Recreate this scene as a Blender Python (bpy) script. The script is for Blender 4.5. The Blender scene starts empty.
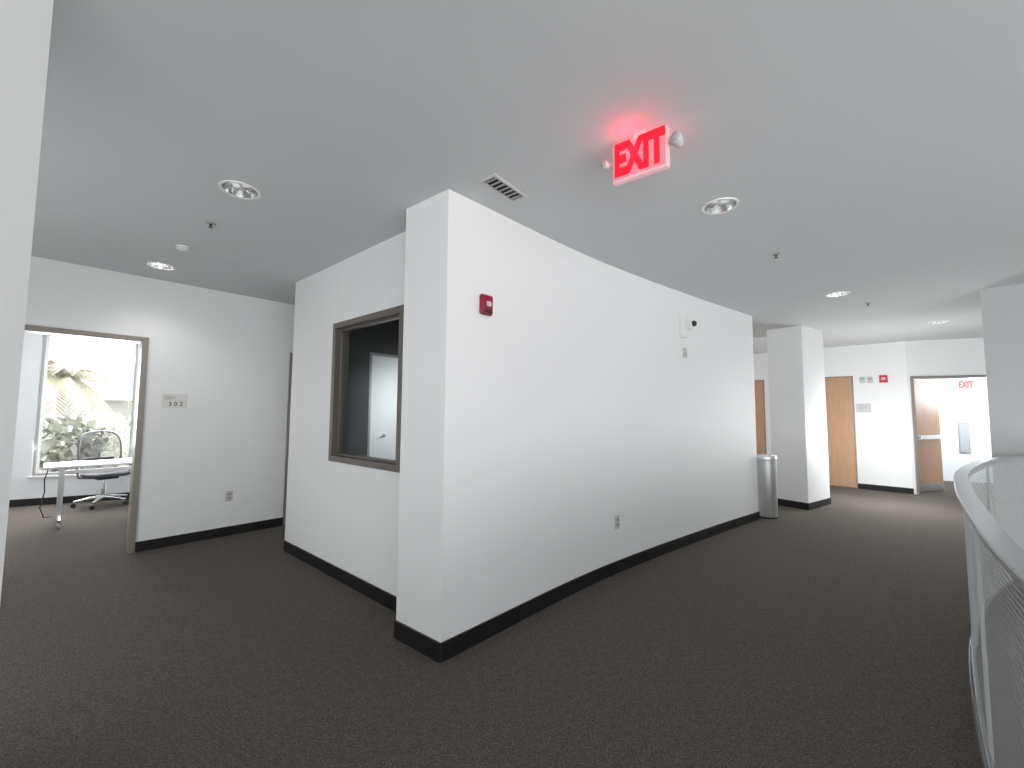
import bpy, bmesh, math, random
from mathutils import Vector, Matrix
random.seed(7)
SC=bpy.context.scene; COL=SC.collection
SC.view_settings.view_transform='Standard'
F=415.0; PIT=math.atan(28.5/F); ROLL=math.radians(0.4); H=1.42; HC=2.79
RM=Matrix.Rotation(math.pi/2+PIT,3,'X') @ Matrix.Rotation(ROLL,3,'Z')
PI=math.pi
# ---------- measuring helpers (photo pixel -> place in the room) ----------
def ray(px,py): return RM @ Vector(((px-512)/F,(384-py)/F,-1))
def K(px,py,z):
    d=ray(px,py); t=(z-H)/d.z
    return Vector((d.x*t,d.y*t,z))
def G(px,py): return K(px,py,0)
def VE(xt,yt,xb,yb):
    a=ray(xt,yt); b=ray(xb,yb)
    Y=HC/(a.z/a.y-b.z/b.y); r=(a.x/a.y+b.x/b.y)/2
    return Vector((r*Y,Y,0))
def hit(px,py,A,B):
    d=ray(px,py); u=(B-A).normalized(); n=Vector((-u.y,u.x,0))
    t=n.dot(Vector((A.x,A.y,0)))/(n.x*d.x+n.y*d.y)
    P=Vector((d.x*t,d.y*t,H+d.z*t)); return (Vector((P.x,P.y,0))-Vector((A.x,A.y,0))).dot(u), P.z
def frame(A,B,z=0):
    u=(B-A).normalized(); n=Vector((-u.y,u.x,0))
    return Matrix(((u.x,n.x,0,A.x),(u.y,n.y,0,A.y),(0,0,1,z),(0,0,0,1)))
def catmull(P,n):
    P=[P[0]*2-P[1]]+list(P)+[P[-1]*2-P[-2]]; out=[]
    for i in range(1,len(P)-2):
        for k in range(n):
            t=k/n
            out.append(0.5*((2*P[i])+(P[i+1]-P[i-1])*t+(2*P[i-1]-5*P[i]+4*P[i+1]-P[i+2])*t*t+(3*P[i]-P[i-1]-3*P[i+1]+P[i+2])*t**3))
    out.append(P[-2]); return out
# ---------- mesh builder ----------
class MB:
    def __init__(s): s.v=[]; s.f=[]
    def add(s,vs,fs,M=None):
        b=len(s.v)
        for v in vs:
            v=Vector(v); s.v.append(M@v if M is not None else v)
        s.f+= [tuple(b+i for i in f) for f in fs]; return s
    def box(s,x0,x1,y0,y1,z0,z1,M=None):
        return s.add([(x0,y0,z0),(x1,y0,z0),(x1,y1,z0),(x0,y1,z0),(x0,y0,z1),(x1,y0,z1),(x1,y1,z1),(x0,y1,z1)],
            [(0,3,2,1),(4,5,6,7),(0,1,5,4),(1,2,6,5),(2,3,7,6),(3,0,4,7)],M)
    def prism(s,poly,z0,z1,M=None):
        n=len(poly); vs=[(p[0],p[1],z0) for p in poly]+[(p[0],p[1],z1) for p in poly]
        return s.add(vs,[tuple(range(n-1,-1,-1)),tuple(range(n,2*n))]+[(i,(i+1)%n,(i+1)%n+n,i+n) for i in range(n)],M)
    def strip(s,a,b,z0,z1):
        # one continuous solid between two polylines
        n=len(a); base=len(s.v)
        for i in range(n):
            for q,z in ((a[i],z0),(a[i],z1),(b[i],z1),(b[i],z0)): s.v.append(Vector((q.x,q.y,z)))
        for i in range(n-1):
            for k in range(4):
                k2=(k+1)%4; s.f.append((base+4*i+k,base+4*i+k2,base+4*i+4+k2,base+4*i+4+k))
        s.f.append(tuple(base+k for k in range(4))); s.f.append(tuple(base+4*(n-1)+k for k in range(4)))
        return s
    def tube(s,pts,r,n=10,closed=False,cap=True):
        pts=[Vector(p) for p in pts]; m=len(pts); rr=r if isinstance(r,(list,tuple)) else [r]*m
        rings=[]; up=None
        for i in range(m):
            if closed: d=pts[(i+1)%m]-pts[i-1]
            else: d=pts[min(i+1,m-1)]-pts[max(i-1,0)]
            d.normalize()
            if up is None:
                up=Vector((0,0,1)) if abs(d.z)<.9 else Vector((1,0,0))
            a=up-d*up.dot(d); a.normalize(); b=d.cross(a); up=a
            rings.append([pts[i]+(a*math.cos(2*PI*k/n)+b*math.sin(2*PI*k/n))*rr[i] for k in range(n)])
        vs=[v for q in rings for v in q]; fs=[]
        for i in range(m if closed else m-1):
            j=(i+1)%m
            for k in range(n):
                k2=(k+1)%n; fs.append((i*n+k,i*n+k2,j*n+k2,j*n+k))
        if cap and not closed: fs+= [tuple(range(n)),tuple(range((m-1)*n,m*n))]
        return s.add(vs,fs)
    def lathe(s,prof,n=32,M=None,cap0=False,cap1=False):
        vs=[(r*math.cos(2*PI*k/n),r*math.sin(2*PI*k/n),z) for r,z in prof for k in range(n)]; fs=[]
        for i in range(len(prof)-1):
            for k in range(n):
                k2=(k+1)%n; fs.append((i*n+k,i*n+k2,(i+1)*n+k2,(i+1)*n+k))
        if cap0: fs.append(tuple(range(n)))
        if cap1: fs.append(tuple(range((len(prof)-1)*n,len(prof)*n)))
        return s.add(vs,fs,M)
    def ball(s,c,r,n=12,sc=(1,1,1)):
        M=Matrix.Translation(c)@Matrix.Diagonal((r*sc[0],r*sc[1],r*sc[2],1))
        return s.lathe([(max(math.sin(PI*i/n),.001),-math.cos(PI*i/n)) for i in range(n+1)],n*2,M,True,True)
    def build(s,name,mat,parent=None,smooth=False,M=None,bevel=0,recalc=True):
        me=bpy.data.meshes.new(name); me.from_pydata([tuple(v) for v in s.v],[],s.f)
        if recalc:
            bm=bmesh.new(); bm.from_mesh(me); bmesh.ops.recalc_face_normals(bm,faces=bm.faces); bm.to_mesh(me); bm.free()
        me.materials.append(mat)
        o=bpy.data.objects.new(name,me); COL.objects.link(o)
        if smooth:
            me.polygons.foreach_set('use_smooth',[True]*len(me.polygons)); me.set_sharp_from_angle(angle=math.radians(38))
        if parent is not None: o.parent=parent
        if M is not None: o.matrix_local=M
        if bevel:
            b=o.modifiers.new('bevel','BEVEL'); b.width=bevel; b.segments=2; b.limit_method='ANGLE'
        return o
def tag(o,label,cat=None,group=None,kind=None):
    if label: o['label']=label
    if cat: o['category']=cat
    if group: o['group']=group
    if kind: o['kind']=kind
    return o
def thing(name,label,cat,M=None,group=None,kind=None):
    o=bpy.data.objects.new(name,None); COL.objects.link(o); o.empty_display_size=.1
    if M is not None: o.matrix_world=M
    return tag(o,label,cat,group,kind)
def struct(o,label,cat): return tag(o,label,cat,None,'structure')
def text_mesh(name,body,size,mat,parent,M,depth=.002,bold=0.0,sx=1.0):
    cu=bpy.data.curves.new(name,'FONT'); cu.body=body; cu.size=size; cu.extrude=depth; cu.offset=bold
    cu.align_x='CENTER'; cu.align_y='CENTER'
    t=bpy.data.objects.new('tmp',cu); COL.objects.link(t)
    dg=bpy.context.evaluated_depsgraph_get(); me=bpy.data.meshes.new_from_object(t.evaluated_get(dg))
    bpy.data.objects.remove(t); me.name=name; me.materials.clear(); me.materials.append(mat)
    me.transform(Matrix.Diagonal((sx,1,1,1)))
    o=bpy.data.objects.new(name,me); COL.objects.link(o); o.parent=parent; o.matrix_local=M
    return o
# ---------- materials ----------
def mat(name,col,rough=.6,metal=0,emis=None,es=0,noise=None,bump=None,spec=None):
    m=bpy.data.materials.new(name); m.use_nodes=True; nt=m.node_tree; b=nt.nodes['Principled BSDF']
    b.inputs['Base Color'].default_value=(*col,1); b.inputs['Roughness'].default_value=rough; b.inputs['Metallic'].default_value=metal
    if spec is not None: b.inputs['Specular IOR Level'].default_value=spec
    if emis: b.inputs['Emission Color'].default_value=(*emis,1); b.inputs['Emission Strength'].default_value=es
    tc=nt.nodes.new('ShaderNodeTexCoord')
    if noise is None: noise=(8,.04)
    n=nt.nodes.new('ShaderNodeTexNoise'); n.inputs['Scale'].default_value=noise[0]; n.inputs['Detail'].default_value=3
    nt.links.new(tc.outputs['Object'],n.inputs['Vector'])
    mx=nt.nodes.new('ShaderNodeMix'); mx.data_type='RGBA'; k=noise[1]
    mx.inputs[6].default_value=(*[c*(1-k) for c in col],1); mx.inputs[7].default_value=(*[min(1,c*(1+k)) for c in col],1)
    nt.links.new(n.outputs['Fac'],mx.inputs[0]); nt.links.new(mx.outputs[2],b.inputs['Base Color'])
    if bump:
        n2=nt.nodes.new('ShaderNodeTexNoise'); n2.inputs['Scale'].default_value=bump[0]; n2.inputs['Detail'].default_value=4
        nt.links.new(tc.outputs['Object'],n2.inputs['Vector'])
        bp=nt.nodes.new('ShaderNodeBump'); bp.inputs['Strength'].default_value=bump[1]; bp.inputs['Distance'].default_value=bump[2] if len(bump)>2 else .002
        nt.links.new(n2.outputs['Fac'],bp.inputs['Height']); nt.links.new(bp.outputs['Normal'],b.inputs['Normal'])
    return m
PAINT=mat('white_paint',(.81,.813,.812),.6,bump=(140,.06),noise=(2,.01))
PAINTB=mat('bright_white_paint',(.86,.875,.885),.55,bump=(140,.06),noise=(2,.01))
INNER_SHADE=mat('painted_shade',(.085,.087,.09),.9,spec=0)  # dark base colour stands in for the shade of the unlit inner room
CEIL=mat('ceiling_paint',(.585,.602,.605),.85,bump=(90,.08),noise=(1.2,.02))
BASEB=mat('black_vinyl_base',(.012,.012,.013),.35)
BRONZE=mat('bronze_metal',(.17,.15,.13),.38,.4)
TAUPE=mat('taupe_metal',(.27,.24,.21),.4,.2)
WBRONZE=mat('dark_bronze_window_metal',(.15,.132,.115),.4,.2)
DARKB=mat('dark_bronze',(.05,.045,.04),.4,.4)
CHROME=mat('chrome',(.8,.8,.8),.18,1)
STEEL=mat('brushed_steel',(.62,.62,.62),.32,1,noise=(60,.08))
BINM=mat('satin_silver_metal',(.72,.73,.74),.3,.85,noise=(40,.04))
RAILM=mat('painted_rail_metal',(.40,.41,.41),.42,.45)
WHITEP=mat('white_plastic',(.8,.8,.78),.4)
OFFWP=mat('offwhite_plastic',(.55,.55,.54),.4)
GREYP=mat('grey_plastic',(.35,.35,.35),.45)
DGREYP=mat('dark_grey_plastic',(.15,.15,.155),.45)
BLACKP=mat('black_plastic',(.02,.02,.022),.4)
MESHF=mat('dark_mesh_fabric',(.06,.063,.07),.7)
REDP=mat('red_plastic',(.28,.012,.03),.4)
REDB=mat('red_small_plastic',(.6,.03,.03),.4)
LENS=mat('clear_lens',(.62,.52,.53),.15)
BEIGE=mat('pale_beige_sign',(.70,.69,.65),.5)
TEXTM=mat('sign_text',(.12,.11,.1),.6)
LAMP=mat('lit_lamp',(.9,.9,.9),.4,emis=(1,.98,.93),es=22)
LAMPO=mat('unlit_lamp_glow',(.85,.85,.85),.3,emis=(1,1,1),es=.25)  # tubes are off; a faint glow is put into the material
REFL=mat('specular_reflector',(.62,.63,.62),.22,.9)
LAMIN=mat('white_laminate',(.66,.68,.69),.35)
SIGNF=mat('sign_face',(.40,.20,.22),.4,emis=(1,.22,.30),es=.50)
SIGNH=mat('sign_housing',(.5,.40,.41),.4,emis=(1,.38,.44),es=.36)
REDE=mat('red_glow_letters',(.5,.004,.01),.5,emis=(1,.004,.022),es=1.1)
CONC=mat('grey_stone',(.16,.16,.155),.7)
def wood():
    m=mat('maple_veneer',(.42,.24,.13),.45); nt=m.node_tree; b=nt.nodes['Principled BSDF']
    tc=nt.nodes.new('ShaderNodeTexCoord'); mp=nt.nodes.new('ShaderNodeMapping'); mp.inputs['Scale'].default_value=(9,9,.8)
    n=nt.nodes.new('ShaderNodeTexNoise'); n.inputs['Scale'].default_value=3; n.inputs['Detail'].default_value=3
    r=nt.nodes.new('ShaderNodeValToRGB'); r.color_ramp.elements[0].color=(.45,.262,.148,1); r.color_ramp.elements[1].color=(.52,.31,.18,1)
    r.color_ramp.elements[0].position=.3; r.color_ramp.elements[1].position=.7
    nt.links.new(tc.outputs['Object'],mp.inputs[0]); nt.links.new(mp.outputs[0],n.inputs['Vector']); nt.links.new(n.outputs['Fac'],r.inputs[0]); nt.links.new(r.outputs[0],b.inputs['Base Color'])
    return m
WOOD=wood()
def carpet():
    m=mat('dark_loop_carpet',(.03,.03,.03),.95,spec=.1); nt=m.node_tree; b=nt.nodes['Principled BSDF']
    tc=nt.nodes.new('ShaderNodeTexCoord')
    n=nt.nodes.new('ShaderNodeTexNoise'); n.inputs['Scale'].default_value=110; n.inputs['Detail'].default_value=4; n.inputs['Roughness'].default_value=.7
    r=nt.nodes.new('ShaderNodeValToRGB'); e=r.color_ramp.elements
    e[0].position=.32; e[0].color=(.050,.044,.040,1); e[1].position=.74; e[1].color=(.225,.197,.172,1)
    k=r.color_ramp.elements.new(.5); k.color=(.112,.098,.087,1)
    n3=nt.nodes.new('ShaderNodeTexNoise'); n3.inputs['Scale'].default_value=28; n3.inputs['Detail'].default_value=4
    mx=nt.nodes.new('ShaderNodeMix'); mx.data_type='RGBA'; mx.blend_type='MULTIPLY'; mx.inputs[0].default_value=1
    r3=nt.nodes.new('ShaderNodeValToRGB'); r3.color_ramp.elements[0].color=(.85,.85,.85,1); r3.color_ramp.elements[1].color=(1.12,1.11,1.10,1); r3.color_ramp.elements[0].position=.3; r3.color_ramp.elements[1].position=.7
    nt.links.new(tc.outputs['Object'],n.inputs['Vector']); nt.links.new(tc.outputs['Object'],n3.inputs['Vector'])
    nt.links.new(n.outputs['Fac'],r.inputs[0]); nt.links.new(n3.outputs['Fac'],r3.inputs[0])
    nt.links.new(r.outputs[0],mx.inputs[6]); nt.links.new(r3.outputs[0],mx.inputs[7]); nt.links.new(mx.outputs[2],b.inputs['Base Color'])
    bp=nt.nodes.new('ShaderNodeBump'); bp.inputs['Strength'].default_value=.55; bp.inputs['Distance'].default_value=.005
    nt.links.new(n.outputs['Fac'],bp.inputs['Height']); nt.links.new(bp.outputs['Normal'],b.inputs['Normal'])
    return m
CARPET=carpet()
def glass(name,tint,refl):
    m=bpy.data.materials.new(name); m.use_nodes=True; nt=m.node_tree; nt.nodes.clear()
    o=nt.nodes.new('ShaderNodeOutputMaterial'); t=nt.nodes.new('ShaderNodeBsdfTransparent'); t.inputs[0].default_value=(*tint,1)
    g=nt.nodes.new('ShaderNodeBsdfGlossy'); g.inputs['Roughness'].default_value=.1
    x=nt.nodes.new('ShaderNodeMixShader'); x.inputs[0].default_value=refl
    nt.links.new(t.outputs[0],x.inputs[1]); nt.links.new(g.outputs[0],x.inputs[2]); nt.links.new(x.outputs[0],o.inputs[0]); return m
GLASS=glass('clear_glass',(.94,.96,.96),.01); GLASSO=glass('outer_glass',(.97,.98,.98),.03)
def perforated(name,pitch,rad,col=(.40,.41,.41)):
    m=mat(name,col,.7,0); nt=m.node_tree; b=nt.nodes['Principled BSDF']; out=nt.nodes['Material Output']
    uv=nt.nodes.new('ShaderNodeUVMap'); uv.uv_map='UVMap'
    sc=nt.nodes.new('ShaderNodeVectorMath'); sc.operation='SCALE'; sc.inputs['Scale'].default_value=1/pitch
    fr=nt.nodes.new('ShaderNodeVectorMath'); fr.operation='FRACTION'
    sb=nt.nodes.new('ShaderNodeVectorMath'); sb.operation='SUBTRACT'; sb.inputs[1].default_value=(.5,.5,0)
    ln=nt.nodes.new('ShaderNodeVectorMath'); ln.operation='LENGTH'
    lt=nt.nodes.new('ShaderNodeMath'); lt.operation='LESS_THAN'; lt.inputs[1].default_value=rad
    nt.links.new(uv.outputs[0],sc.inputs[0]); nt.links.new(sc.outputs[0],fr.inputs[0]); nt.links.new(fr.outputs[0],sb.inputs[0]); nt.links.new(sb.outputs[0],ln.inputs[0]); nt.links.new(ln.outputs['Value'],lt.inputs[0])
    t=nt.nodes.new('ShaderNodeBsdfTransparent'); x=nt.nodes.new('ShaderNodeMixShader')
    nt.links.new(lt.outputs[0],x.inputs[0]); nt.links.new(b.outputs[0],x.inputs[1]); nt.links.new(t.outputs[0],x.inputs[2]); nt.links.new(x.outputs[0],out.inputs[0])
    return m
PERF=perforated('perforated_sheet',.018,.30,(.40,.41,.41))
# ---------- key plan points ----------
P0=VE(448,190,441,663); PL=VE(406,209,396,637)
C1=VE(598.7,261,601.5,580); C2=VE(697,296,703,537); C3=VE(752,315,759,518)
curve=catmull([P0,C1,C2,C3],14)
WR=VE(404,232,396,611); WL=VE(295,283,286,551)
OA=VE(161,279,141,550); OB=VE(291,302.7,280,524)
F1=VE(849,345.5,857,488); F2=VE(904,341,915,494)
Q1=VE(802,325,808,510); Q2=VE(823,330,830,503)
# railing line
RP=[Vector((-.35,-1.4,0)),Vector((.30,-.15,0))]+[Vector((k.x,k.y,0)) for k in (K(1024,577,1.05),K(975,519,1.05),K(958,488,1.05),K(960,471,1.05),K(985,460,1.05),K(1024,456,1.05))]
e=RP[-1]; RP+=[e+Vector((1.4,.35,0)),e+Vector((3.2,.5,0))]
rail=catmull(RP,10)
# ---------- floor / ceiling ----------
fl=[(p.x,p.y) for p in rail]+[(11,rail[-1].y)]+[(11,11),(-9.5,11),(-9.5,-4.2),(rail[0].x-.9,-4.2)]
o=MB().prism(fl,-.3,0).build('floor',CARPET); struct(o,'dark brown grey flecked carpet floor','floor')
o=MB().box(-3,11,-4.2,6,-3.6,-3.5).build('floor_lower',CONC); struct(o,'floor of the storey below the opening','floor')
mb=MB(); mb.box(-3,11,6,6.15,-3.6,-.3); mb.box(-3.15,-3,-4.2,6.15,-3.6,-.3)
struct(mb.build('wall_lower',mat('lower_paint',(.20,.20,.20),.7)),'grey walls of the storey below','wall')
lights_px=[(240,190,0),(720,206,0),(161,266,1),(838,294,1),(938,322,1)]
LP=[(K(x,y,HC),l) for x,y,l in lights_px]
cb=MB().box(-9.5,11,-4.2,11,HC,HC+.3).build('ceiling',CEIL)
cut=MB()
for p,l in LP: cut.lathe([(.098,-.1),(.098,.16)],40,Matrix.Translation(p),True,True)
co=cut.build('cutter',CEIL)
bo=cb.modifiers.new('b','BOOLEAN'); bo.object=co; bo.operation='DIFFERENCE'; bo.solver='EXACT'
dg=bpy.context.evaluated_depsgraph_get(); me=bpy.data.meshes.new_from_object(cb.evaluated_get(dg)); cb.modifiers.clear(); cb.data=me; bpy.data.objects.remove(co)
struct(cb,'smooth grey white painted ceiling','ceiling')
# ---------- walls ----------
def wall(name,A,B,y0,y1,opens,m,label,s0=0,s1=None,z1=HC):
    L=(B-A).length if s1 is None else s1; mb=MB(); xs=s0
    for a,b,za,zb in sorted(opens):
        if a>xs: mb.box(xs,a,y0,y1,0,z1)
        if za>0: mb.box(a,b,y0,y1,0,za)
        if zb<z1: mb.box(a,b,y0,y1,zb,z1)
        xs=b
    if L>xs: mb.box(xs,L,y0,y1,0,z1)
    o=mb.build(name,m,M=frame(A,B)); return struct(o,label,'wall')
def baseb(name,A,B,segs,yo,label,h=.1):
    mb=MB(); s=1 if yo>0 else -1
    for a,b in segs: mb.box(a,b,min(yo,yo+.012*s),max(yo,yo+.012*s),0,h)
    o=mb.build(name,BASEB,M=frame(A,B)); return struct(o,label,'baseboard')
def offs(c,d):
    out=[]
    for i,p in enumerate(c):
        t=(c[min(i+1,len(c)-1)]-c[max(i-1,0)]).normalized(); out.append(p+Vector((-t.y,t.x,0))*d)
    return out
# curved wall and pillar
inn=(WR-WL).cross(Vector((0,0,-1))).normalized()
if inn.y<0: inn=-inn
mb=MB().strip(curve,offs(curve,.2),0,HC)
pil=[PL,P0,P0+inn*.62,PL+inn*.62]
mb.prism([(p.x,p.y) for p in pil],0,HC)
o=mb.build('wall_center',PAINT,smooth=False)
me=o.data; me.polygons.foreach_set('use_smooth',[True]*len(me.polygons)); me.set_sharp_from_angle(angle=math.radians(25))
struct(o,'long white gently curving wall ending in a square corner pillar','wall')
out=offs(curve,-.012); mb=MB().strip(curve,out,0,.105)
nrm=-inn
mb.prism([(p.x,p.y) for p in (PL,PL+nrm*.013,P0+nrm*.013,P0+inn*.01)],0,.105)
mb.prism([(p.x,p.y) for p in (P0,P0+nrm*.013,out[0])],0,.105)
o=mb.build('baseboard_center',BASEB); struct(o,'black vinyl baseboard along the curved wall and pillar','baseboard')
# window wall (A = right end by pillar, outward = +y local)
wd=(WL-WR).normalized(); A=WR-wd*.35; B=WL
sL,zTL=hit(335,323,A,B); sLb,zBL=hit(331,460,A,B); sR,zTR=hit(404,307,A,B); sRb,zBR=hit(400,473,A,B)
w0=(sR+sRb)/2-.02; w1=(sL+sLb)/2; zt=(zTL+zTR)/2; zb=(zBL+zBR)/2
wall('wall_center_left',A,B,-.11,0,[(w0,w1,zb,zt)],PAINT,'white wall holding the bronze framed interior window')
baseb('baseboard_center_left',A,B,[(0,(B-A).length)],0.0001,'black baseboard under the interior window wall')
FW=frame(A,B)
win=thing('window_1','square bronze framed interior window beside the pillar','window',FW,kind='structure')
fw=.05; mb=MB()
for (a,b,c,d) in ((w0,w1,zt-fw,zt),(w0,w1,zb,zb+fw),(w0,w0+fw,zb+fw,zt-fw),(w1-fw,w1,zb+fw,zt-fw)): mb.box(a,b,-.115,.022,c,d)
g=.018
for (a,b,c,d) in ((w0+fw,w1-fw,zt-fw-g,zt-fw),(w0+fw,w1-fw,zb+fw,zb+fw+g),(w0+fw,w0+fw+g,zb+fw+g,zt-fw-g),(w1-fw-g,w1-fw,zb+fw+g,zt-fw-g)): mb.box(a,b,-.075,-.03,c,d)
mb.build('window_frame',WBRONZE,win,bevel=.003)
MB().box(w0+fw,w1-fw,-.056,-.050,zb+fw,zt-fw).build('pane',GLASS,win)
# block's inner side: left end wall with a door leaf, seen through the window
LE=WL+inn*5.0
A2=WL; B2=LE   # +y local = outward (hall side)
A2i=A2+frame(A2,B2).to_3x3()@Vector((0,-.13,0)); B2i=B2+frame(A2,B2).to_3x3()@Vector((0,-.13,0))
d0=hit(368,410,A2i,B2i)[0]; d1=d0+1.05
wall('wall_inner_left',A2,B2,-.13,0,[(d0,d1,0,2.12)],INNER_SHADE,'wall inside the room behind the interior window, its shade put into the colour',s0=.115)
sk=MB(); sk.box(0,d0,0.0005,.012,0,HC); sk.box(d1,5,0.0005,.012,0,HC); sk.box(d0,d1,0.0005,.012,2.12,HC)
struct(sk.build('wall_inner_left_face',PAINT,M=frame(A2,B2)),'white hall side of the inner left wall','wall')
dr=thing('door_1','white flush door seen through the interior window','door',frame(A2,B2),kind='structure')
MB().box(d0+.03,d1-.03,-.12,-.08,.01,2.09).build('door_leaf',PAINTB,dr,bevel=.002)
mb=MB(); mb.box(d0,d0+.03,-.14,.02,0,2.12); mb.box(d1-.03,d1,-.14,.02,0,2.12); mb.box(d0+.03,d1-.03,-.14,.02,2.09,2.12); mb.build('door_frame',GREYP,dr)
hx,hz=hit(384,437,A2i,B2i); mb=MB(); mb.tube([(hx,-.12,1.13),(hx,-.155,1.13),(hx-.05,-.155,1.13)],.007); mb.lathe([(.02,0),(.02,.008)],20,Matrix.Translation((hx,-.12,1.13))@Matrix.Rotation(PI/2,4,'X'),True,True); mb.build('door_handle',GREYP,dr,True)
# block end and back closing walls
E3=C3+Vector((-.5,.86,0)).normalized()*3.2
wall('wall_center_right',C3,E3,0,.15,[],PAINT,'white return wall behind the end of the curved wall',s0=0.0)
wall('wall_center_back',LE,E3,-.15,0,[],PAINT,'white back wall of the central room')
# ---------- office wall ----------
U=(OB-OA).normalized(); A=OA-U*6.0; B=OA+U*5.5
sj_o,_=hit(150,340,A,B); sj_b,_=hit(133,553,A,B); sj=(sj_o+sj_b)/2
_,zd=hit(150,338,A,B); zd=min(max(zd,2.1),2.3)
s2,_=hit(286,440,A,B)
op1=(sj-1.15,sj,0,zd); op2=(s2,s2+1.0,0,zd)
wall('wall_left_far',A,B,0,.14,[op1,op2],PAINT,'white office wall with the two bronze door frames')
baseb('baseboard_left_far',A,B,[(0,op1[0]),(op1[1],op2[0]),(op2[1],11.5)],-.0001,'black baseboard along the office wall')
FO=frame(A,B)
def dframe(name,label,s0,s1,zt,M,y0,y1,w=.05,m=BRONZE):
    t=thing(name,label,'door frame',M,kind='structure')
    MB().box(s0,s0+w,y0,y1,0,zt).build('jamb',m,t,bevel=.002); MB().box(s1-w,s1,y0,y1,0,zt).build('jamb',m,t,bevel=.002)
    MB().box(s0+w,s1-w,y0,y1,zt-w,zt).build('head',m,t,bevel=.002); return t
dframe('door_2','bronze metal door frame around the open office doorway',op1[0],op1[1],zd,FO,-.02,.16,.05,TAUPE)
d3=dframe('door_3','bronze metal door frame tucked behind the interior window wall',op2[0],op2[1],zd,FO,-.02,.16,.05,TAUPE)
# office back wall
b1=G(8,507); b2=G(130,498.5)
bd=(b2-b1).normalized(); A=b1-bd*2.5; B=b2+bd*5
def sb(px,py): return hit(px,py,A,B)
wl=(sb(42,330)[0]+sb(32,475)[0])/2; wr_=(sb(138,341)[0]+sb(131,455)[0])/2
wzt=(sb(42,330)[1]+sb(138,341)[1])/2; wzb=sb(32,476)[1]
wall('wall_office_back',A,B,0,.2,[(wl,wr_,wzb,wzt),(wr_+.9,wr_+3.2,.5,wzt)],PAINTB,'pale office back wall around the tall window')
baseb('baseboard_office',A,B,[(0,(B-A).length)],-.0001,'black baseboard below the office window')
FB=frame(A,B)
win=thing('window_2','tall framed office window looking onto a palm','window',FB,kind='structure')
mb=MB(); w=.035
for q in ((wl,wl+w,wzb,wzt),(wr_-w,wr_,wzb,wzt),(wl+w,wr_-w,wzt-w,wzt),(wl+w,wr_-w,wzb,wzb+w)): mb.box(q[0],q[1],.03,.13,q[2],q[3])
mb.build('window_frame',OFFWP,win,bevel=.003)
MB().box(wl-.03,wr_+.03,-.05,.03,wzb-.03,wzb).build('window_sill',WHITEP,win,bevel=.003)
MB().box(wl+w,wr_-w,.075,.081,wzb+w,wzt-w).build('pane',GLASSO,win)
win=thing('window_3','window of the neighbouring room past the partition','window',FB,kind='structure')
mb=MB(); a_,b_=wr_+.9,wr_+3.2
for q in ((a_,a_+w,.5,wzt),(b_-w,b_,.5,wzt),(a_+w,b_-w,wzt-w,wzt),(a_+w,b_-w,.5,.5+w)): mb.box(q[0],q[1],.03,.13,q[2],q[3])
mb.build('window_frame',OFFWP,win); MB().box(a_+w,b_-w,.075,.081,.5+w,wzt-w).build('pane',GLASSO,win)
# office partitions
pA=FO@Vector((sj+.9,.14,0)); pB=FB@Vector((wr_+.45,0,0))
wall('wall_office_right',pA,pB,-.05,.05,[],PAINTB,'white partition on the right of the office')
pA=FO@Vector((op1[0]-1.4,.14,0)); pB=FB@Vector((wl-1.6,0,0))
wall('wall_office_left',pA,pB,-.05,.05,[],PAINTB,'white partition on the left of the office')
# ---------- near left wall ----------
r=(ray(56,0).x/ray(56,0).y+ray(0,578).x/ray(0,578).y)/2; yn=1.15
o=MB().box(r*yn-.3,r*yn,-4.2,yn,0,HC).build('wall_left',mat('near_wall_paint',(.74,.745,.74),.6,bump=(70,.25),noise=(2,.01))); struct(o,'near white wall edge at the far left','wall')
o=MB().box(r*yn,r*yn+.012,-4.2,yn+.012,0,.1).build('baseboard_left',BASEB); struct(o,'black baseboard of the near left wall','baseboard')
# ---------- far right ----------
fd=(F2-F1).normalized(); A=F1-fd*6.0; B=F2
LF=(B-A).length
sA,_=hit(855.5,430,A,B); sB=sA-.98; _,zf=hit(853,376,A,B); zf=min(max(zf,2.05),2.2)
sC,_=hit(765.5,420,A,B)
wall('wall_back_right',A,B,0,.15,[(sB,sA,0,zf),(sC-.95,sC,0,zf)],PAINT,'white far wall holding the closed wood door')
baseb('baseboard_back_right',A,B,[(0,sC-.95),(sC,sB),(sA,LF)],-.0001,'black baseboard at the foot of the far wall')
FF=frame(A,B)
def wooddoor(name,label,a,b):
    t=dframe(name,label,a,b,zf,FF,-.012,.165,.022,TAUPE); MB().box(a+.024,b-.024,-.004,.045,.008,zf-.024).build('door_leaf',WOOD,t,bevel=.002)
    mb=MB(); x=a+.11; mb.tube([(x,0,1.0),(x,-.06,1.0),(x+.11,-.06,1.0)],.009); mb.build('door_handle',STEEL,t,True); return t
wooddoor('door_4','closed maple wood door between the square column and the small sign',sB,sA)
wooddoor('door_5','wood door mostly hidden behind the square column',sC-.95,sC)
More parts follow.
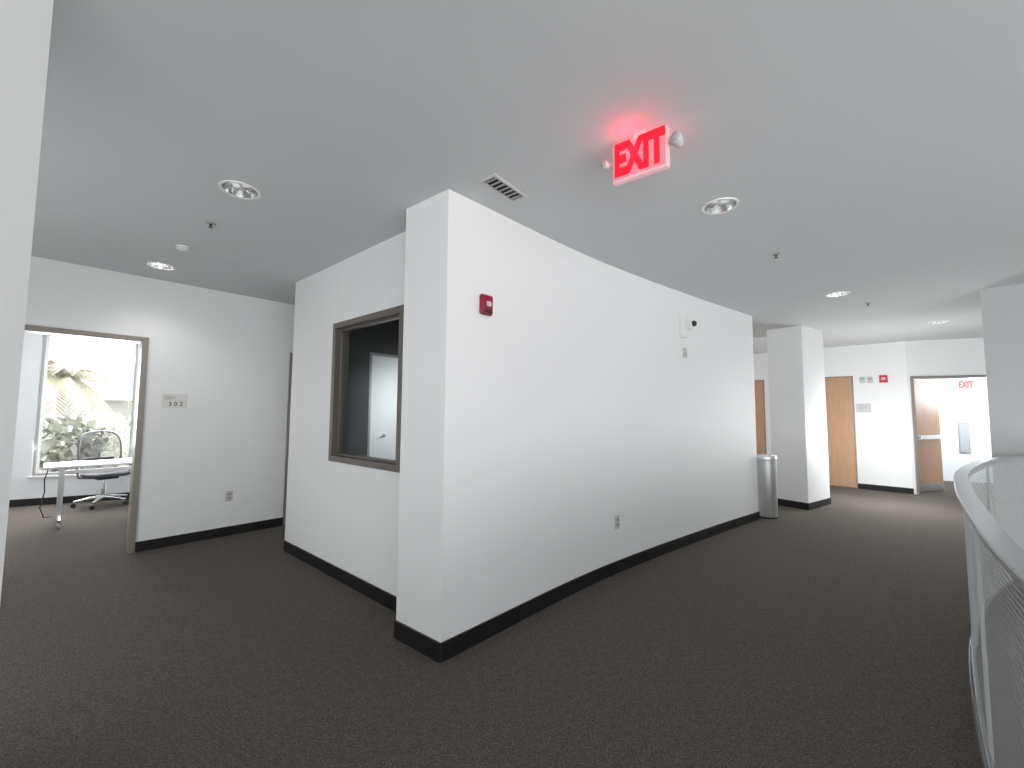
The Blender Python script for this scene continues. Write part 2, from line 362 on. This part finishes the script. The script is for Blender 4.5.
# double-door wall
Z3=K(980,338,HC); Z3=Vector((Z3.x,Z3.y,0)); zdir=(Z3-F2).normalized(); A=F2; B=F2+zdir*4.0
j0=hit(909,430,A,B)[0]; j0=max(j0,.04); j1=j0+1.75; _,zdd=hit(930,376,A,B); zdd=min(max(zdd,2.05),2.25)
wall('wall_right_far',A,B,0,.15,[(j0,j1,0,zdd)],PAINT,'white wall above the open double doorway')
FD=frame(A,B)
d6=dframe('door_6','open double doorway with a maple door leaf and push bar',j0,j1,zdd,FD,-.02,.17,.045,TAUPE)
ang=math.radians(20)-math.atan2(zdir.y,zdir.x)
LM=Matrix.Translation((j0+.05,.10,0))@Matrix.Rotation(ang,4,'Z')
lf=MB().box(0,.84,0,.045,.01,zdd-.05).build('door_leaf',WOOD,d6,M=LM,bevel=.002)
mb=MB(); mb.box(.08,.80,-.07,-.035,.98,1.05); mb.box(.08,.14,-.035,0,.97,1.06); mb.box(.72,.80,-.035,0,.97,1.06); mb.build('push_bar',STEEL,lf,bevel=.004)
MB().box(.0,.84,-.003,0,.02,.16).build('kick_plate',STEEL,lf)
bw0=FD@Vector((-1.0,2.2,0)); bw1=FD@Vector((4,2.2,0))
wall('wall_lobby_back',bw0,bw1,0,.1,[],PAINTB,'bright white wall beyond the double doorway')
wall('wall_lobby_left',FD@Vector((-.06,.15,0)),FD@Vector((-.06,2.2,0)),0,.06,[],PAINTB,'white side wall of the lobby')
wall('wall_lobby_right',FD@Vector((2.6,.15,0)),FD@Vector((2.6,2.2,0)),0,.06,[],PAINTB,'white right side wall of the lobby')
# column
qd=(Q2-Q1).normalized(); qn=Vector((-qd.y,qd.x,0)); cp=[Q1,Q2,Q2+qn*.5,Q1+qn*.5]
o=MB().prism([(p.x,p.y) for p in cp],0,HC).build('wall_column',PAINT); struct(o,'white square column past the steel trash bin','column')
cc=(cp[0]+cp[2])/2; o=MB().prism([((p.x-cc.x)*1.03+cc.x,(p.y-cc.y)*1.03+cc.y) for p in cp],0,.1).build('baseboard_column',BASEB); struct(o,'black baseboard wrapped around the square column','baseboard')
# right big column
R1=K(980,289.5,HC); R1=Vector((R1.x,R1.y,0)); R2=K(1024,283,HC); R2=Vector((R2.x,R2.y,0)); rd=(R2-R1).normalized(); rn=Vector((-rd.y,rd.x,0))
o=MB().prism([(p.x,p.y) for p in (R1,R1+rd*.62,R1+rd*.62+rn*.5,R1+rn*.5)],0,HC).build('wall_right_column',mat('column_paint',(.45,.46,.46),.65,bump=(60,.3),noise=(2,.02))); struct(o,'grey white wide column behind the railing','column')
# outer shell
o=MB().box(11,11.2,-4.2,11,-3.5,HC).build('wall_right',PAINT); struct(o,'white wall across the stair opening','wall')
mb=MB(); mb.box(-9.5,-1.3,-4.4,-4.2,0,HC); mb.box(-1.3,7.5,-4.4,-4.2,2.6,HC); mb.box(7.5,11.2,-4.4,-4.2,-3.5,HC); mb.box(-1.3,7.5,-4.4,-4.2,-3.5,.4)
struct(mb.build('wall_rear',PAINT),'white rear wall behind the viewer with a wide opening added for light','wall')  # unseen wall; the wide opening is added to let light in
o=MB().box(-9.7,-9.5,-4.4,4.0,0,HC).build('wall_far_left',PAINT); struct(o,'outer left wall','wall')
# ---------- railing ----------
rt=thing('guard_railing','curved grey perforated metal guard railing with flat cap at the stair opening','railing',Matrix.Translation((rail[20].x,rail[20].y,0)))
inv=Matrix.Translation((-rail[20].x,-rail[20].y,0))
RL=[inv@p for p in offs(rail,-.02)]
MB().strip(offs(RL,-.032),offs(RL,.032),1.035,1.058).build('handrail',RAILM,rt,True,bevel=.005)
MB().strip(offs(RL,-.008),offs(RL,.008),1.0,1.041).build('top_rail',RAILM,rt,True)
MB().strip(offs(RL,-.010),offs(RL,.006),.0,.035).build('bottom_rail',RAILM,rt,True)
arc=[0]
for i in range(1,len(RL)): arc.append(arc[-1]+(RL[i]-RL[i-1]).length)
def at(s):
    for i in range(1,len(RL)):
        if arc[i]>=s:
            t=(s-arc[i-1])/(arc[i]-arc[i-1]); return RL[i-1].lerp(RL[i],t),(RL[i]-RL[i-1]).normalized()
    return RL[-1],(RL[-1]-RL[-2]).normalized()
PS=1.25; s=.25; posts=[]
while s<arc[-1]-.2: posts.append(s); s+=PS
for s in posts:
    p,d=at(s); M=Matrix.Translation((p.x,p.y,0))@Matrix.Rotation(math.atan2(d.y,d.x),4,'Z')
    mb=MB(); mb.box(-.012,.012,-.018,-.004,0,1.035,M); mb.build('post',RAILM,rt)
for a,b in zip(posts[:-1],posts[1:]):
    n=12; a+=.002; b-=.002; pts=[at(a+(b-a)*i/n) for i in range(n+1)]
    vs=[];fs=[]
    for p,d in pts: vs+=[(p.x,p.y,.02),(p.x,p.y,1.02)]
    for i in range(n): fs.append((2*i,2*i+2,2*i+3,2*i+1))
    mb=MB(); mb.add(vs,fs); o=mb.build('perforated_panel',PERF,rt,recalc=False)
    uvl=o.data.uv_layers.new(name='UVMap')
    for poly in o.data.polygons:
        for li in poly.loop_indices:
            vi=o.data.loops[li].vertex_index; uvl.data[li].uv=(a+(b-a)*(vi//2)/n, 1.02 if vi%2 else .02)
o=MB().strip(rail,offs(rail,-.008),-.32,-.002).build('trim_1',BASEB); struct(o,'dark edge trim of the floor opening','trim')
# ---------- exit sign ----------
zc=2.665; pl=K(613.5,167,zc); pr=K(669.5,146,zc); L=(Vector((pr.x,pr.y,0))-Vector((pl.x,pl.y,0))).length
M=frame(Vector((pl.x,pl.y,0)),Vector((pr.x,pr.y,0))); M=M@Matrix.Translation((L/2,0,HC))
ex=thing('exit_sign','glowing red EXIT sign with two side lamp heads hanging from the ceiling','exit sign',M)
dz=zc-HC; hw=L/2; hh=.102
MB().box(-hw,hw,-.018,.018,dz-hh,dz+hh).build('housing',SIGNH,ex,bevel=.012)
MB().box(-hw+.012,hw-.012,-.021,-.017,dz-hh+.014,dz+hh-.014).build('face_plate',SIGNF,ex,bevel=.004)
text_mesh('lettering','EXIT',.214,REDE,ex,Matrix.Translation((0,-.024,dz))@Matrix.Rotation(PI/2,4,'X'),.002,.012,.56)
MB().box(-.03,.03,-.012,.014,dz+hh-.002,0).build('canopy',OFFWP,ex,bevel=.003)
for sgn,rr in ((-1,.02),(1,.026)):
    MM=Matrix.Translation((sgn*(hw+.036),-.01,dz+.01))@Matrix.Rotation(PI/2,4,'X')
    hd=MB(); hd.lathe([(.01,-.04),(rr*.8,-.035),(rr,-.015),(rr,.025),(rr*.85,.03)],24,MM,True,True); hd.tube([(sgn*(hw-.005),0,dz+.01),(sgn*(hw+.03),0,dz+.01)],.011)
    h_=hd.build('lamp_head',OFFWP,ex,True); MB().lathe([(rr*.8,0),(rr*.5,.006),(.001,.008)],24,Matrix.Translation((sgn*(hw+.036),-.040,dz+.01))@Matrix.Rotation(PI/2,4,'X'),True,True).build('lamp_lens',GREYP,h_,True)
def light(kind,name,loc,e,col=(1,1,1),**kw):
    l=bpy.data.lights.new(name,kind); l.energy=e; l.color=col
    for k,v in kw.items(): setattr(l,k,v)
    o=bpy.data.objects.new(name,l); COL.objects.link(o); o.location=loc; return o
light('POINT','exit_glow',M@Vector((-.04,-.06,-.075)),.55,(1,.02,.08),shadow_soft_size=.02)
light('POINT','exit_glow_rear',M@Vector((0.0,.06,-.085)),.85,(1,.02,.08),shadow_soft_size=.02)
# ---------- downlights ----------
dlab=['unlit recessed downlight nearest the near left wall','unlit recessed downlight right of the EXIT sign','lit recessed downlight over the office doorway','lit recessed downlight before the square column','recessed downlight farthest away before the double doorway']
for (p,lit),lb in zip(LP,dlab):
    t=thing('recessed_downlight',lb,'ceiling light',Matrix.Translation(p),'recessed ceiling downlights')
    MB().lathe([(.094,.0),(.094,-.004),(.110,-.007),(.113,0.0)],40).build('trim_ring',WHITEP,t,True)
    MB().lathe([(.094,-.003),(.088,.03),(.07,.08),(.05,.13),(.001,.135)],40).build('reflector',REFL,t,True)
    for a in (-1,1):
        mb=MB(); mb.tube([(-.055,a*.022,.045),(.04,a*.022,.045),(.055,a*.012,.045)],.014,10); mb.build('bulb',LAMP if lit else LAMPO,t,True)
    MB().box(-.005,.005,-.09,.09,.03,.04).build('cross_blade',REFL,t)
# vent
vc=K(504,188,HC); va=K(480,181,HC); vb=K(513,202,HC); vd=math.atan2((vb-va).y,(vb-va).x)
vl=(vb-va).length; vw=(K(497,174.5,HC)-va).length
vl=min(max(vl,.25),.4); vw=min(max(vw,.1),.2)
t=thing('ceiling_vent','slim white ceiling air vent with dark louvers above the pillar corner','vent',Matrix.Translation(vc)@Matrix.Rotation(vd,4,'Z'))
a,b=vl/2,vw/2; w=.018
mb=MB()
for q in ((-a,a,-b,-b+w),(-a,a,b-w,b),(-a,-a+w,-b+w,b-w),(a-w,a,-b+w,b-w)): mb.box(*q,-.012,0)
mb.build('frame',OFFWP,t,bevel=.002)
MB().box(-a+w,a-w,-b+w,b-w,-.002,0).build('duct_opening',BLACKP,t)
mb=MB(); n=7
for i in range(n):
    x=-a+w+(2*a-2*w)*(i+.5)/n; mb.box(-.004,.004,-b+w,b-w,-.012,.004,Matrix.Translation((x,0,-.004))@Matrix.Rotation(.6,4,'Y')@Matrix.Diagonal((1,1,.8,1)))
mb.build('louver',GREYP,t)
# sprinklers / detectors
def sprinkler(px,py,lb):
    p=K(px,py,HC); t=thing('sprinkler_head',lb,'sprinkler',Matrix.Translation(p),'ceiling sprinkler heads')
    MB().lathe([(.032,.006),(.03,-.006),(.012,-.008)],24,None,True,True).build('escutcheon',GREYP,t,True)
    MB().lathe([(.009,-.006),(.008,-.02),(.004,-.022),(.004,-.030),(.015,-.031),(.015,-.034)],16,None,True,True).build('deflector',DARKB,t,True)
sprinkler(211,223,'small dark sprinkler head beyond the left unlit downlight')
sprinkler(776,254,'small dark sprinkler head right of the unlit downlight near the EXIT sign')
sprinkler(868,303,'tiny sprinkler head near the lit downlight before the square column')
p=K(183,247,HC); t=thing('smoke_detector','small white round smoke detector before the lit office downlight','smoke detector',Matrix.Translation(p))
MB().lathe([(.05,0),(.05,-.010),(.042,-.022),(.03,-.026)],32,None,True,True).build('body',WHITEP,t,True); MB().lathe([(.046,-.012),(.048,-.014),(.046,-.016)],32).build('sensor_band',GREYP,t)
# ---------- things on the curved wall ----------
def oncurve(px,py):
    d=ray(px,py)
    for i in range(len(curve)-1):
        a,b=curve[i],curve[i+1]; u=b-a; det=d.x*(-u.y)+u.x*d.y
        t=(a.x*(-u.y)+u.x*a.y)/det; P=Vector((d.x*t,d.y*t,0)); k=(P-a).dot(u)/u.dot(u)
        if -.001<=k<=1.001 and t>0: 
            un=u.normalized(); return Matrix(((un.x,-un.y,0,P.x),(un.y,un.x,0,P.y),(0,0,1,H+d.z*t),(0,0,0,1)))
M=oncurve(484.5,305.5)
t=thing('fire_alarm_strobe','large dark red fire alarm strobe high on the curved wall','fire alarm',M)
MB().box(-.052,.052,-.035,0,-.068,.068).build('body',REDP,t,bevel=.016)
MB().box(-.016,.024,-.046,-.034,-.012,.022).build('strobe_lens',LENS,t,bevel=.006)
MB().box(-.03,.03,-.038,-.034,-.055,-.035).build('horn_grille',DARKB,t)
M=oncurve(682.5,327); t=thing('security_camera','white wall bracket box with a small dark lensed camera high on the curved wall','camera',M)
MB().box(-.075,.02,-.05,0,-.13,.115).build('wall_box',WHITEP,t,bevel=.01)
cbx=MB().box(.015,.09,-.10,-.01,-.035,.085).build('camera_body',WHITEP,t,bevel=.018)
mb=MB(); mb.ball((.058,-.10,.03),.034); mb.build('camera_lens',BLACKP,t,True)
M=oncurve(684,353); t=thing('wall_sensor','tiny white sensor box just below the security camera','sensor',M)
MB().box(-.028,.028,-.025,0,-.055,.055).build('body',OFFWP,t,bevel=.006); MB().box(-.012,.012,-.027,-.025,-.03,0).build('sensor_window',GREYP,t)
def outlet(M,lb):
    t=thing('power_outlet',lb,'outlet',M,'white wall outlets')
    MB().box(-.036,.036,-.006,0,-.058,.058).build('cover_plate',OFFWP,t,bevel=.002)
    for z in (-.022,.022):
        s_=MB().box(-.016,.016,-.009,-.005,z-.014,z+.014).build('socket',GREYP,t,bevel=.003)
        mb=MB(); mb.box(-.008,-.005,-.010,-.0085,z-.005,z+.006); mb.box(.005,.008,-.010,-.0085,z-.005,z+.006); mb.build('slots',BLACKP,s_)
outlet(oncurve(617,522),'white outlet low on the long curved wall')
def onplane(px,py,A,B):
    s,z=hit(px,py,A,B); return frame(A,B)@Matrix.Translation((s,0,z))
outlet(onplane(229,496,OA,OB),'white outlet low on the office wall')
M=onplane(174.5,401,OA,OB)
t=thing('room_sign','pale room number sign beside the office doorway','sign',M)
MB().box(-.105,.105,-.008,0,-.075,.075).build('plate',BEIGE,t,bevel=.002)
mb=MB()
mb.box(-.085,-.02,-.0095,-.0075,.045,.050); mb.box(-.085,.01,-.0095,-.0075,.03,.035); mb.box(-.085,-.03,-.0095,-.0075,.016,.021)
mb.build('text_lines',GREYP,t)
text_mesh('lettering','3 0 2',.060,TEXTM,t,Matrix.Translation((0.01,-.0085,-.033))@Matrix.Rotation(PI/2,4,'X'),.0006,.001)
M=onplane(863.5,408,F1,F2); t=thing('wall_plaque','small white sign beside the far wood door','sign',M)
MB().box(-.11,.11,-.008,0,-.085,.085).build('plate',mat('pale_sign',(.55,.54,.52),.5),t,bevel=.002); mb=MB(); [mb.box(-.07,.06-.02*i,-.0095,-.0075,.04-.03*i,.045-.03*i) for i in range(3)]; mb.build('text_lines',GREYP,t)
M=onplane(883.5,379,F1,F2); t=thing('fire_alarm_strobe','tiny red fire alarm beside the double doorway','fire alarm',M)
MB().box(-.06,.06,-.035,0,-.07,.07).build('body',REDB,t,bevel=.008); MB().box(-.03,.03,-.05,-.034,-.02,.03).build('strobe_lens',LENS,t,bevel=.004)
for px,lb in ((862.5,'small pale thermostat box left of its pair on the far wall'),(870.0,'small pale thermostat box nearer the red alarm')):
    M=onplane(px,380,F1,F2); t=thing('wall_thermostat',lb,'thermostat',M); MB().box(-.04,.04,-.03,0,-.06,.06).build('body',OFFWP,t,bevel=.004); MB().box(-.02,.02,-.032,-.03,-.0,.035).build('display',GREYP,t)
M=onplane(964.5,385,bw0,bw1); t=thing('wall_exit_sign','small red lettered EXIT sign beyond the double doorway','exit sign',M)
MB().box(-.16,.16,-.04,0,-.10,.10).build('housing',OFFWP,t,bevel=.01); text_mesh('lettering','EXIT',.19,REDB,t,Matrix.Translation((0,-.042,0))@Matrix.Rotation(PI/2,4,'X'),.002,.008,.62)
M=onplane(964,438,bw0,bw1); t=thing('notice_panel','narrow grey notice panel on the wall beyond the double doorway','panel',M)
MB().box(-.09,.09,-.02,0,-.33,.33).build('panel',GREYP,t,bevel=.004); MB().box(-.07,.07,-.024,-.02,-.30,.30).build('sheet',mat('grey_sheet',(.42,.43,.45),.4),t)
# ---------- trash can ----------
b=G(768.5,518.5)
t=thing('trash_bin','tall cylindrical silver metal trash bin at the end of the curved wall','trash bin',Matrix.Translation((b.x+.03,b.y+.10,0)))
MB().lathe([(.135,.0),(.14,.03),(.145,.78),(.145,.80)],48,None,True,True).build('body',BINM,t,True)
MB().lathe([(.148,.78),(.152,.80),(.152,.84),(.145,.85),(.12,.85),(.115,.835),(.001,.83)],48).build('rim_lid',BINM,t,True)
MB().lathe([(.142,.0),(.142,.02),(.137,.025)],48).build('base_ring',BLACKP,t,True)
# ---------- desk ----------
e1=K(48,470,.74); e2=K(39,461.5,.74); mid=(e1+e2)/2; mid.z=0
ang=math.atan2(U.y,U.x)
DM=Matrix.Translation(mid)@Matrix.Rotation(ang,4,'Z')
t=thing('rolling_table','white topped folding table on metal legs with casters in the office','table',DM)
LT,WT=1.4,.62
MB().box(0,LT,-WT/2,WT/2,.715,.742).build('tabletop',LAMIN,t,bevel=.006)
MB().box(.15,LT-.15,-.02,.02,.62,.66).build('cross_bar',STEEL,t)
for x in (.16,LT-.16):
    mb=MB(); mb.box(x-.025,x+.025,-.035,.035,.10,.70); mb.box(x-.04,x+.04,-.22,.22,.695,.716)
    mb.tube([(x,-.27,.085),(x,-.12,.115),(x,.12,.115),(x,.27,.085)],.02,10); l=mb.build('leg',STEEL,t,True)
    for y in (-.26,.26):
        cm=MB(); cm.lathe([(.03,-.012),(.033,-.008),(.033,.008),(.03,.012)],20,Matrix.Translation((x,y,.034))@Matrix.Rotation(PI/2,4,'Y'),True,True); cm.tube([(x,y,.04),(x,y,.085)],.008); cm.build('caster',GREYP,l,True)
MB().tube([(.05,.1,.70),(.02,.13,.55),(.03,.12,.4),(.0,.1,.22),(.04,.06,.10),(.1,.0,.11)],.006,8).build('power_cord',BLACKP,t)
# ---------- office chair ----------
cpos=G(103,505)
CM=Matrix.Translation((cpos.x,cpos.y,0))@Matrix.Rotation(ang+math.radians(12),4,'Z')
c=thing('office_chair','dark mesh back office chair with chrome star base behind the rolling table','chair',CM)
for i in range(5):
    a=2*PI*i/5+.3; mb=MB(); mb.tube([(0,0,.13),(math.cos(a)*.15,math.sin(a)*.15,.115),(math.cos(a)*.31,math.sin(a)*.31,.085)],[.028,.022,.014],10); l=mb.build('base_leg',CHROME,c,True)
    x,y=math.cos(a)*.31,math.sin(a)*.31; MB().lathe([(.028,-.018),(.03,-.012),(.03,.012),(.028,.018)],20,Matrix.Translation((x,y,.031))@Matrix.Rotation(a,4,'Z')@Matrix.Rotation(PI/2,4,'X'),True,True).build('caster',BLACKP,l,True)
MB().lathe([(.03,.10),(.03,.25),(.018,.25),(.018,.40)],20,None,True,True).build('gas_column',CHROME,c,True)
MB().box(-.12,.12,-.14,.12,.39,.43).build('tilt_mechanism',BLACKP,c,bevel=.01)
mb=MB(); n=28; rows=[(.02,.02,.43),(.9,.9,.43),(1,1,.45),(1,1,.475),(.92,.92,.49),(.5,.5,.485),(0.02,.02,.48)]
def sup(a,rx,ry,p=.5): return (rx*math.copysign(abs(math.cos(a))**p,math.cos(a)),ry*math.copysign(abs(math.sin(a))**p,math.sin(a)))
vs=[];fs=[]
for s1,s2,z in rows:
    for k in range(n):
        x,y=sup(2*PI*k/n,.25*s1,.24*s2); vs.append((x,y-.02,z))
for i in range(len(rows)-1):
    for k in range(n): fs.append((i*n+k,i*n+(k+1)%n,(i+1)*n+(k+1)%n,(i+1)*n+k))
mb.add(vs,fs).build('seat',MESHF,c,True)
def bp(a,sx=1,sz=1):
    x,z=sup(a,.24*sx,.29*sz,.6); return Vector((x,.24+.10*((z+.29)/.58)-.54*x*x,.79+z))
MB().tube([bp(2*PI*k/40) for k in range(40)],.015,8,closed=True).build('back_frame',DGREYP,c,True)
vs=[];fs=[];nx,nz=12,12
for i in range(nz+1):
    for j in range(nx+1):
        z=-.27+.54*i/nz; lim=.235*(1-abs(z/.29)**3.3)**.30; x=-lim+2*lim*j/nx
        vs.append((x,.24+.10*((z+.29)/.58)-.54*x*x,.79+z))
for i in range(nz):
    for j in range(nx): q=i*(nx+1)+j; fs.append((q,q+1,q+nx+2,q+nx+1))
mb=MB(); mb.add(vs,fs); MSH=perforated('seat_mesh_weave',.012,.42,(.12,.12,.125))
o=mb.build('back_mesh',MSH,c,True)
uvl=o.data.uv_layers.new(name='UVMap')
for poly in o.data.polygons:
    for li in poly.loop_indices:
        v=o.data.vertices[o.data.loops[li].vertex_index].co; uvl.data[li].uv=(v.x,v.z)
MB().box(-.17,.17,.262,.285,.62,.69).build('lumbar_pad',BLACKP,c,bevel=.01)
MB().tube([(0,.08,.41),(0,.24,.44),(0,.29,.6),(0,.31,.78)],[.025,.025,.02,.012],10).build('back_spine',DGREYP,c,True)
for sgn in (-1,1):
    mb=MB(); mb.tube([(sgn*.12,0,.41),(sgn*.28,.02,.43),(sgn*.30,.04,.55),(sgn*.30,.02,.65)],.015,10); a_=mb.build('arm',DGREYP,c,True)
    MB().box(sgn*.30-.04,sgn*.30+.04,-.12,.14,.65,.675).build('arm_pad',BLACKP,a_,bevel=.01)
# ---------- outside ----------
o=MB().box(-45,10,4,50,-4.1,-4.0).build('floor_outside',mat('outdoor_paving',(.5,.5,.46),.9)); struct(o,'pale ground outside the office window','ground')
LEAF=mat('palm_leaf',(.42,.40,.30),.5); BARK=mat('palm_bark',(.30,.28,.25),.9,bump=(30,.8,.02)); SHR=mat('shrub_leaf',(.48,.49,.42),.7)
STUC=mat('outside_stucco',(.25,.245,.23),.9); ROOF=mat('outside_roof',(.17,.16,.155),.8); PANE=mat('outside_pane',(.14,.15,.155),.3); OWHT=mat('outside_white',(.35,.35,.35),.6)
def outp(px,py,dist):
    d=ray(px,py); s=dist/math.hypot(d.x,d.y); return Vector((d.x*s,d.y*s,H+d.z*s))
pp=outp(62,376,17.5)
t=thing('palm_tree','palm tree with drooping fronds outside the office window','palm tree',Matrix.Translation((pp.x,pp.y,-4)))
hz=pp.z+4
MB().tube([(.25,0,0),(.1,0,hz*.4),(0,0,hz*.8),(0,0,hz)],[.15,.12,.10,.13],14).build('trunk',BARK,t,True)
for i in range(34):
    a=2*PI*i/34+random.uniform(-.15,.15); el=random.uniform(-.3,1.3); Lf=random.uniform(1.3,1.75); mb=MB(); pts=[]
    for k in range(12):
        q=k/11; r_=Lf*q*math.cos(el*(1-.2*q)); z=Lf*(q*math.sin(el)-1.0*q*q*.8); pts.append(Vector((math.cos(a)*r_,math.sin(a)*r_,hz+z)))
    mb.tube(pts,[.02*(1-.8*k/11) for k in range(12)],5); side=Vector((-math.sin(a),math.cos(a),0))
    for k in range(1,12):
        for sg in (-1,1):
            for h_ in (0,.5):
                b0=pts[k-1].lerp(pts[k],h_+.2); d=(pts[k]-pts[k-1]).normalized(); tip=b0+side*sg*.42*(1-.5*k/12)+d*.18+Vector((0,0,-.16)); w=d*.028
                n0=len(mb.v); mb.v+=[b0-w,b0+w,tip]; mb.f.append((n0,n0+1,n0+2))
    mb.build('frond',LEAF,t,recalc=False)
bp_=outp(122,390,30); bd_=math.atan2(bp_.y,bp_.x)
t=thing('house','pale stucco house with a pitched roof outside the office window','house',Matrix.Translation((bp_.x,bp_.y,-4))@Matrix.Rotation(bd_-PI/2,4,'Z'))
MB().box(-4,5,0,6,0,6.0).build('house_wall',STUC,t)
mb=MB(); mb.add([(-4.4,-.5,5.9),(5.4,-.5,5.9),(5.4,6.5,5.9),(-4.4,6.5,5.9),(-2,3,8.0),(3,3,8.0)],[(0,1,5,4),(1,2,5),(2,3,4,5),(3,0,4),(0,3,2,1)]); mb.build('roof',ROOF,t)
for x in (-3,-1,1,3):
    for z in (1.2,3.9):
        w_=MB().box(x-.4,x+.4,-.05,0,z,z+1.4).build('window',OWHT,t); MB().box(x-.33,x+.33,-.06,-.05,z+.07,z+1.33).build('pane',PANE,w_)
def bush(px,py,dist,r,lb):
    q=outp(px,py,dist); t=thing('shrub',lb,'shrub',Matrix.Translation((q.x,q.y,-4)),'trees outside the office window'); hq=q.z+4
    MB().tube([(0,0,0),(0,0,hq)],[.12,.08],8).build('trunk',BARK,t,True); mb=MB()
    for k in range(900):
        v=Vector((random.gauss(0,1),random.gauss(0,1),random.gauss(0,1))).normalized()*r*random.uniform(.6,1); v.z*=.8; c0=Vector((0,0,hq))+v
        a=Vector((random.uniform(-1,1),random.uniform(-1,1),random.uniform(-1,1))).normalized()*.12; b=Vector((random.uniform(-1,1),random.uniform(-1,1),random.uniform(-1,1))).normalized()*.08
        n0=len(mb.v); mb.v+=[c0-a,c0+b,c0+a,c0-b]; mb.f.append((n0,n0+1,n0+2,n0+3))
    mb.build('foliage',SHR,t,recalc=False)
bush(58,443,12.6,.7,'leafy tree crown below the palm outside the window')
bush(104,436,22.5,1.2,'leafy tree crown in front of the house outside')
# ---------- lights ----------
CW=(.965,.985,1)
w=bpy.data.worlds.new('World'); SC.world=w; w.use_nodes=True; nt=w.node_tree; bg=nt.nodes['Background']; bg.inputs[0].default_value=(.95,.975,1,1); bg.inputs[1].default_value=4.5
def aim(o,d): o.rotation_euler=Vector(d).to_track_quat('-Z','Y').to_euler(); return o
aim(light('AREA','rear_fill',(2.2,-4.0,1.5),120,CW,shape='RECTANGLE',size=7.6,size_y=2.1),(-.2,1,-.04))  # unseen area fill added behind the camera, at the rear opening
aim(light('AREA','ceiling_up_fill',(4.2,-2.4,-1.4),150,CW,shape='RECTANGLE',size=6,size_y=2.6),(-.10,.8,1))  # out-of-view fill added below floor level, tilted up to brighten the ceiling
aim(light('AREA','office_window_light',FB@Vector(((wl+wr_)/2,-.1,1.6)),100,(.98,.985,1),shape='RECTANGLE',size=1.2,size_y=1.6),-(FB.to_3x3()@Vector((0,1,.15))))
aim(light('AREA','hall_left_fill',(-3.4,.9,1.0),42,CW,shape='RECTANGLE',size=2.4,size_y=1.4),(-.15,1,.35))  # hidden fill added to lift the left walls and ceiling
for (p,l),e_ in zip(LP,(0,0,7,12,34)):
    if l: 
        o=light('SPOT','downlight_beam',p+Vector((0,0,-.02)),e_*3,(1,.99,.98),spot_size=math.radians(130),spot_blend=1,shadow_soft_size=.08)
light('POINT','far_hall_fill',(6.0,6.6,1.0),88,CW,shadow_soft_size=.3)  # added point fill without a fixture, brightens the far walls and ceiling
q=FD@Vector((1.7,1.0,1.9)); light('POINT','lobby_fill',q,90,(.88,.95,1),shadow_soft_size=.3)  # added point fill without a fixture, brightens the space past the doorway
q=(WL+inn*1.3)+(WR-WL)*.6; tgt=frame(A2,B2)@Vector((d0+.55,-.12,1.3)); q=Vector((q.x,q.y,1.7))
aim(light('SPOT','inner_door_fill',q,46,CW,spot_size=math.radians(110),spot_blend=1,shadow_soft_size=.1),tgt-q)  # unseen spot added to brighten the door leaf behind the glass
s_=light('SUN','sun',(0,0,20),14,(1,.97,.92)); s_.rotation_euler=(math.radians(40),0,math.radians(-60))
# ---------- camera ----------
cam=bpy.data.cameras.new('camera'); co=bpy.data.objects.new('camera',cam); COL.objects.link(co)
cam.sensor_width=36; cam.lens=F/1024*36; cam.clip_start=.02; cam.clip_end=200
co.matrix_world=Matrix.Translation((0,0,H))@RM.to_4x4(); SC.camera=co
